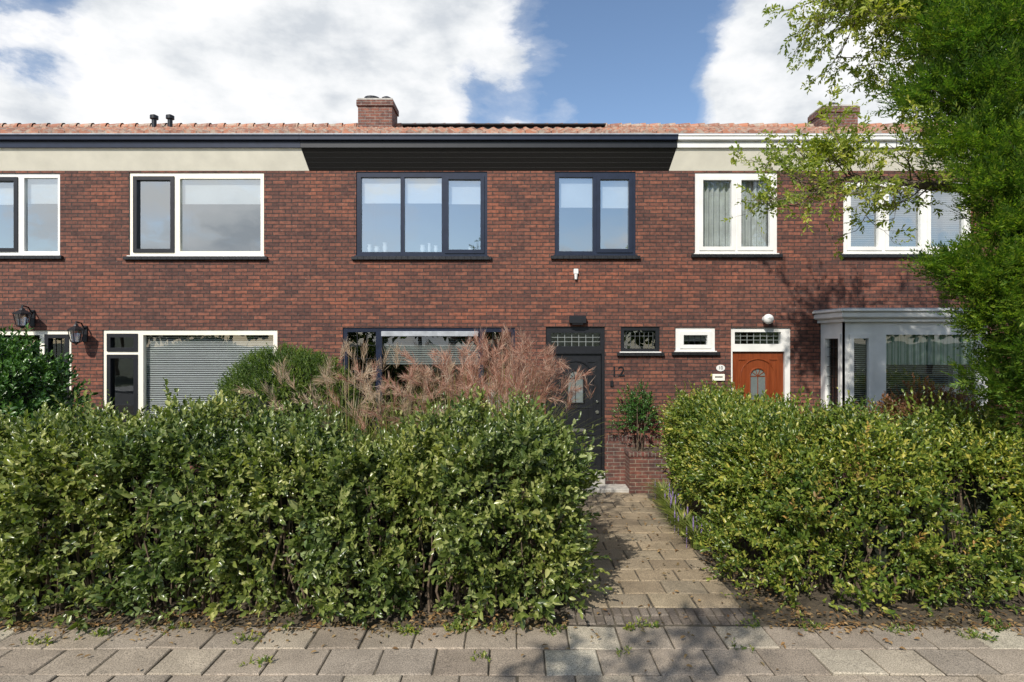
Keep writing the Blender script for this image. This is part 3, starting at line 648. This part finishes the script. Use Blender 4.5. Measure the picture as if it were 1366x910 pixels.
def grassclump(cx,cy,R,hh,nb,npl,pm,sp=.5):
    G=empty('ornamental_grass'); a=rng.random(nb)*6.28; r=R*.4*np.sqrt(rng.random(nb))
    B0=np.stack([cx+r*np.cos(a),cy+r*np.sin(a),np.zeros(nb)],1)
    strips('blades',B0,a+rng.normal(size=nb)*.5,hh*.98*(.6+.4*rng.random(nb)),rng.random(nb)*.75,np.full(nb,.013),M['grassb'],G)
    a=rng.random(npl)*6.28; r=R*.5*np.sqrt(rng.random(npl)); B0=np.stack([cx+r*np.cos(a),cy+r*np.sin(a),np.zeros(npl)],1)
    tip,d=strips('culms',B0,a,hh*(.78+.26*rng.random(npl)),rng.random(npl)*sp,np.full(npl,.006),M['plume2'],G)
    d=nrm(d+rng.normal(size=d.shape)*.15); K=56; t=rng.random((npl,K,1)); P=(tip-d*.14)[:,None,:]+d[:,None,:]*t*.22
    D=d[:,None,:]*1.0+rng.normal(size=(npl,K,3))*.34
    leaves('plumes',P.reshape(-1,3),D.reshape(-1,3),rng.normal(size=(npl*K,3)),.09+.09*rng.random(npl*K),np.full(npl*K,.0050),M[pm],G,LO)
grassclump(-1.95,-3.1,.6,2.42,300,40,'plume2')
grassclump(-1.35,-3.0,.6,2.28,340,40,'plume2',.6)
grassclump(-.68,-3.0,.8,2.38,320,95,'plume',.5)
grassclump(-.10,-3.0,.75,2.48,320,135,'plume',.32)
# liriope
G=empty('lilyturf'); 
for cx,cy in((2.36,-1.0),(2.30,-1.5),(2.24,-2.0),(2.22,-2.5),(2.24,-3.0)):
    nb=220; a=rng.random(nb)*6.28; r=.08*rng.random(nb); B0=np.stack([cx+r*np.cos(a),cy+r*np.sin(a),np.zeros(nb)],1)
    strips('blades',B0,a,.26+.2*rng.random(nb),.4+rng.random(nb)*.6,np.full(nb,.012),M['grassb'],G,5)
    m=MB()
    for i in range(6):
        x,y=cx+random.gauss(0,.08),cy+random.gauss(0,.08); h=random.uniform(.24,.38); m.lathe([(.004,0),(.004,h*.6),(.010,h*.65),(.010,h*.85),(.002,h)],x,y,5)
    m.obj('flower_spikes',M['purple'],G)
# ------------------------------------------------------------ conifer tree on the right
T=empty('conifer_tree'); m=MB()
trunk=[(5.65,-4.0,-.1),(5.62,-4.0,1.5),(5.7,-4.05,3.2),(5.6,-4.0,5),(5.65,-3.9,7),(5.6,-3.9,9)]
m.tube(trunk,[.17,.15,.13,.11,.07,.02],10)
def limb(tgt,z0,r=.05):
    s=Vector((5.64,-4.0,z0)); e=Vector(tgt); mid=s.lerp(e,.5)+Vector((0,0,.15)); m.tube([s,s.lerp(mid,.5),mid,mid.lerp(e,.5)+Vector((0,0,.03)),e],[r,r*.8,r*.6,r*.4,r*.15],6)
    return s,mid,e
spec=[((4.05,-4.4,5.9),5.3,.34),((4.15,-4.6,5.45),4.9,.42),((4.7,-4.6,5.9),5.3,.55),((4.10,-4.4,4.95),4.4,.38),((4.5,-4.7,4.95),4.2,.45),((4.9,-4.8,5.3),4.8,.5),
      ((4.28,-4.5,4.45),3.8,.38),((4.65,-4.8,4.25),3.7,.44),((4.8,-4.8,3.75),3.1,.44),((4.4,-4.7,3.98),3.3,.30),((4.55,-4.8,3.5),3.1,.30),
      ((4.10,-4.6,3.22),2.8,.24),((4.40,-4.8,3.18),2.6,.30),((4.6,-4.8,3.0),2.6,.34),((4.42,-4.7,2.72),2.2,.27),((4.68,-4.8,2.45),1.9,.33),((4.95,-4.8,3.2),2.8,.38),((5.1,-4.7,4.6),4,.5),
      ((4.55,-4.6,2.15),1.6,.27),((4.8,-4.6,1.9),1.6,.34),((4.35,-4.7,2.95),2.5,.25),((6.3,-4.0,4),3.6,.8),((6.4,-4.0,5.6),5,.8),((6.2,-4.0,2.6),2.4,.7),((5.2,-4.3,6.8),6.3,.8)]
SP=[];SD=[]
for tg,z0,r in spec:
    s,mid,e=limb(tg,z0,.045)
    n=int((2900 if tg[0]<6 and tg[2]<6.6 else 700)*r*r)+90
    d=nrm(rng.normal(size=(n,3))); rad=rng.random(n)**.42
    C=np.array(e); out=np.array(e)-np.array(s); out/=np.linalg.norm(out)
    Pp=C+d*rad[:,None]*r*np.array([1,1,.5])
    al=rng.random(n)*.8; Pp=Pp-out*al[:,None]*r*1.3
    Pp+= (.14*lump(Pp,4,r*9))[:,None]*np.array([0,0,1.0])
    SP.append(Pp); SD.append(np.tile(out,(n,1))*.9+d*.5+np.array([0,-.15,.1])+rng.normal(size=(n,3))*.22)
SP=np.concatenate(SP);SD=np.concatenate(SD)
A=shoots(SP,SD,.16+.17*rng.random(len(SP)),14,.062,.016,.75,True,.26)
leaves('crown_sprays',*A,M['conif'],T,LO)
for i in range(160):
    j=random.randrange(len(SP)); p=Vector(SP[j]); q=Vector((5.6,-4,p.z-.2)); m.tube([p.lerp(q,.0),p.lerp(q,.15)+Vector((0,0,-.02)),p.lerp(q,.4)],[.003,.006,.01],4)
m.obj('trunk_and_limbs',M['bark'],T,True)
T=empty('deciduous_tree'); m=MB()
m.tube([(6.6,-3.0,-.1),(6.55,-3.0,1.6),(6.3,-3.1,3.2),(6.1,-3.2,4.1)],[.12,.1,.085,.07],9)
main=[(6.1,-3.2,4.1),(5.3,-3.7,4.15),(4.75,-3.9,4.12),(4.3,-4.0,4.12),(3.9,-4.0,4.19),(3.5,-4.0,4.20),(3.2,-4.0,4.1),(2.98,-4.0,3.9)]
m.tube(main,[.07,.06,.052,.042,.034,.022,.012,.004],7)
up_=[(6.1,-3.2,4.1),(5.6,-3.4,5.2),(4.9,-3.7,5.9),(4.2,-3.9,6.2),(3.6,-4.0,6.4)]; m.tube(up_,[.07,.05,.035,.02,.008],7)
ends=[]
def twig(p,d,L,r,dep):
    pts=[p]; q=Vector(p); dd=Vector(d).normalized()
    for k in range(4): dd=(dd+Vector((random.gauss(0,.22),random.gauss(0,.22),random.gauss(0.02,.2)))).normalized(); q=q+dd*L/4; pts.append(tuple(q))
    m.tube(pts,[r,r*.8,r*.6,r*.4,r*.2],4)
    for pt in pts[1:]:
        ends.append((pt,tuple(dd)))
        if dep>0 and random.random()<.75: twig(pt,dd+Vector((random.gauss(0,.8),random.gauss(0,.6),random.gauss(.1,.7))),L*.55,r*.5,dep-1)
for i in range(34):
    k=random.randrange(2,7); p=Vector(main[k]).lerp(Vector(main[min(k+1,7)]),random.random()); twig(tuple(p),(-.8,random.gauss(0,.4),random.gauss(.1,.6)),random.uniform(.3,.7),.009,2)
ne=len(ends)
for i in range(40):
    k=random.randrange(1,4); p=Vector(up_[k]).lerp(Vector(up_[k+1]),random.random()); twig(tuple(p),(-.7,random.gauss(0,.5),random.gauss(-.3,.6)),random.uniform(.5,.95),.012,2)
m.obj('trunk_and_limbs',M['bark'],T,True)
ee=[e for i,e in enumerate(ends) if (random.random()<(.28 if (i<ne and e[0][2]<4.3) else .9))]
P_=np.array([e[0] for e in ee]); D_=np.array([e[1] for e in ee])+rng.normal(size=(len(ee),3))*.5
A=shoots(P_,D_,.10+.08*rng.random(len(P_)),7,.055,.028,.9); leaves('leaves',*A,M['yellowg'],T)
# kerbside street tree (its dappled shade falls across the front of the path)
T=empty('street_tree'); m=MB()
m.tube([(-2.3,-12.3,-.1),(-2.3,-12.2,2.2),(-2.0,-12.0,3.6),(-1.5,-11.4,4.6),(-1.0,-10.9,5.2)],[.14,.11,.09,.06,.02],9)
ends=[]
for i in range(13):
    f=random.random(); twig((-1.7+.7*f,-11.6+.7*f,4.2+f),(random.gauss(.3,.5),random.gauss(.5,.4),random.gauss(.3,.3)),random.uniform(.6,1.0),.014,2)
m.obj('trunk_and_limbs',M['bark'],T,True)
ee=[e for e in ends if -11.6<e[0][1]<-9.9 and random.random()<.6]; P_=np.array([e[0] for e in ee]); D_=np.array([e[1] for e in ee])+rng.normal(size=(len(ee),3))*.5
A=shoots(P_,D_,.12+.1*rng.random(len(P_)),6,.085,.055,.9); leaves('leaves',*A,M['dist'],T,LO)
# ------------------------------------------------------------ litter & weeds
k=2800; X=rng.uniform(-7.5,8,k); Y=-4.95+rng.normal(size=k)*.10-.02; msk=(X<.5)|(X>2.3); 
k2=800; X2=np.concatenate([rng.uniform(.5,2.2,k2//4),rng.uniform(2.2,2.7,k2-k2//4)]); Y2=rng.uniform(-5.1,-.6,k2)
k3=120; X3=rng.uniform(-6,6,k3); Y3=-5.05-np.abs(rng.normal(size=k3))*.35
X=np.concatenate([X[msk],X2,X3]);Y=np.concatenate([Y[msk],Y2,Y3]); n=len(X)
P_=np.stack([X,Y,np.full(n,.012)+rng.random(n)*.02+np.where((Y>-4.95)&((X<.45)|(X>2.25)),.03,0)],1); a=rng.random(n)*6.28
leaves('fallen_leaves',P_,np.stack([np.cos(a),np.sin(a),rng.normal(size=n)*.15],1),np.tile([0,0,1.0],(n,1))+rng.normal(size=(n,3))*.3,.03+.03*rng.random(n),.016+.014*rng.random(n),M['brownleaf'])
G=empty('weeds'); bs=[]
for cx,cy,q in((-3.9,-5.3,14),(-3.5,-5.15,20),(-2.2,-5.25,16),(-1.95,-5.6,10),(-.25,-5.55,10),(-.9,-5.1,30),(-.5,-5.08,24),(-.1,-5.05,20),(.35,-5.1,16),(1.2,-4.99,12),(1.0,-5.05,12),(2.1,-5.02,12),(2.6,-5.05,16),(3.3,-5.1,18),(3.9,-5.2,20),(4.2,-5.05,18),(-4.6,-5.1,14),(-2.9,-5.05,18),(.9,-5.5,5),(1.9,-5.4,6)):
    for i in range(q): bs.append((cx+random.gauss(0,.06),cy+random.gauss(0,.025),.0))
P_=np.array(bs); A=shoots(P_,rng.normal(size=P_.shape)*.6+np.array([0,0,.8]),.03+.05*rng.random(len(P_)),5,.035,.016); leaves('weed_leaves',*A,M['leafR'],G)
# ------------------------------------------------------------ far side of street (reflections)
G=empty('distant_trees'); Ps=[]
for i in range(26):
    cx=-60+i*4.8+random.uniform(-1,1); P,d=blobpts((cx,-36+random.uniform(-2,2),3.8+random.random()),(3.0,2.5,2.8+random.random()*1.4),900,.5,i); Ps.append(P)
P_=np.concatenate(Ps); n=len(P_); leaves('crowns',P_,rng.normal(size=(n,3)),rng.normal(size=(n,3)),.5+.3*rng.random(n),.35+.2*rng.random(n),M['dist'],G,LO)
m=MB()
for i in range(26): m.tube([(-60+i*4.8,-36,-.2),(-60+i*4.8,-36,3.5)],[.2,.12],8)
m.obj('trunks',M['bark'],G)
# ------------------------------------------------------------ sky
az=math.radians(24); el=math.radians(40)
w=bpy.data.worlds.new('World'); S.world=w; w.use_nodes=True; nt=w.node_tree; bg=nt.nodes['Background']; out=nt.nodes['World Output']
sk=ND(nt,'ShaderNodeTexSky',sky_type='NISHITA'); sk.sun_disc=False; sk.sun_elevation=el; sk.sun_rotation=math.pi+az
sk.air_density=1.0; sk.dust_density=.5; sk.ozone_density=2.2
nt.links.new(sk.outputs[0],bg.inputs[0]); bg.inputs[1].default_value=.15
tc=ND(nt,'ShaderNodeTexCoord'); g=tc.outputs['Generated']
mp=ND(nt,'ShaderNodeMapping'); mp.inputs['Scale'].default_value=(1,1,1.9); mp.inputs['Location'].default_value=(.3,.1,.2); nt.links.new(g,mp.inputs[0])
n1=ND(nt,'ShaderNodeTexNoise'); n1.inputs['Scale'].default_value=4.2; n1.inputs['Detail'].default_value=12; n1.inputs['Roughness'].default_value=.60; n1.inputs['Distortion'].default_value=.15; nt.links.new(mp.outputs[0],n1.inputs['Vector'])
def math_(op,a,b,clamp=False):
    x=ND(nt,'ShaderNodeMath',operation=op); x.use_clamp=clamp
    for s,v in zip(x.inputs,(a,b)):
        if hasattr(v,'links'): nt.links.new(v,s)
        else: s.default_value=v
    return x.outputs[0]
acc=n1.outputs['Fac']
for (dx,dy,dz,rad,amt) in ((-.62,1,.40,.36,.30),(-.33,1,.47,.26,.26),(-.08,1,.52,.18,.2),(-.2,1,.38,.14,.15),(-.70,1,.50,.2,.1),(.52,1,.50,.18,.26),(.47,1,.38,.15,.26),(.72,1,.45,.25,.24),(.106,1,.366,.05,.2),(.36,1,.38,.10,.08),
                        (-.84,1,.56,.13,-.30),(-.10,1,.38,.10,-.2),(.20,1,.47,.20,-.20),
                        (.45,-1,.14,.16,.2),(-.55,-1,.18,.16,.2)):
    v=Vector((dx,dy,dz)).normalized()
    vd=ND(nt,'ShaderNodeVectorMath',operation='DISTANCE'); nt.links.new(g,vd.inputs[0]); vd.inputs[1].default_value=v
    mr=ND(nt,'ShaderNodeMapRange',interpolation_type='SMOOTHSTEP'); nt.links.new(vd.outputs['Value'],mr.inputs[0])
    mr.inputs[1].default_value=rad*.3; mr.inputs[2].default_value=rad*1.2; mr.inputs[3].default_value=amt; mr.inputs[4].default_value=0
    acc=math_('ADD',acc,mr.outputs[0])
cov=ramp(nt,acc,[(.45,(0,0,0)),(.54,(.22,.22,.22)),(.595,(.75,.75,.75)),(.66,(1,1,1))])
n2=ND(nt,'ShaderNodeTexNoise'); n2.inputs['Scale'].default_value=5.5; n2.inputs['Detail'].default_value=8; n2.inputs['Roughness'].default_value=.55; nt.links.new(mp.outputs[0],n2.inputs['Vector'])
cc=ramp(nt,n2.outputs['Fac'],[(.34,(.62,.66,.71)),(.45,(.86,.88,.90)),(.53,(.98,.98,.99)),(.62,(1,1,1))])
b2=ND(nt,'ShaderNodeBackground'); nt.links.new(cc,b2.inputs[0]); b2.inputs[1].default_value=1.06
ms=ND(nt,'ShaderNodeMixShader'); nt.links.new(cov,ms.inputs[0]); nt.links.new(bg.outputs[0],ms.inputs[1]); nt.links.new(b2.outputs[0],ms.inputs[2]); nt.links.new(ms.outputs[0],out.inputs[0])
L=bpy.data.lights.new('sun','SUN'); L.energy=5.0; L.angle=math.radians(.6); L.color=(1,.95,.87); so=bpy.data.objects.new('sun',L); COL.objects.link(so)
dv=Vector((-math.sin(az)*math.cos(el),-math.cos(az)*math.cos(el),math.sin(el))); so.rotation_euler=dv.to_track_quat('Z','Y').to_euler()
# ------------------------------------------------------------ camera
c=bpy.data.cameras.new('camera'); c.sensor_width=36; c.lens=36*800/1366; c.clip_end=2000
co=bpy.data.objects.new('camera',c); COL.objects.link(co); co.location=(0,-10.256,2.5); co.rotation_euler=(math.pi/2,0,0); S.camera=co
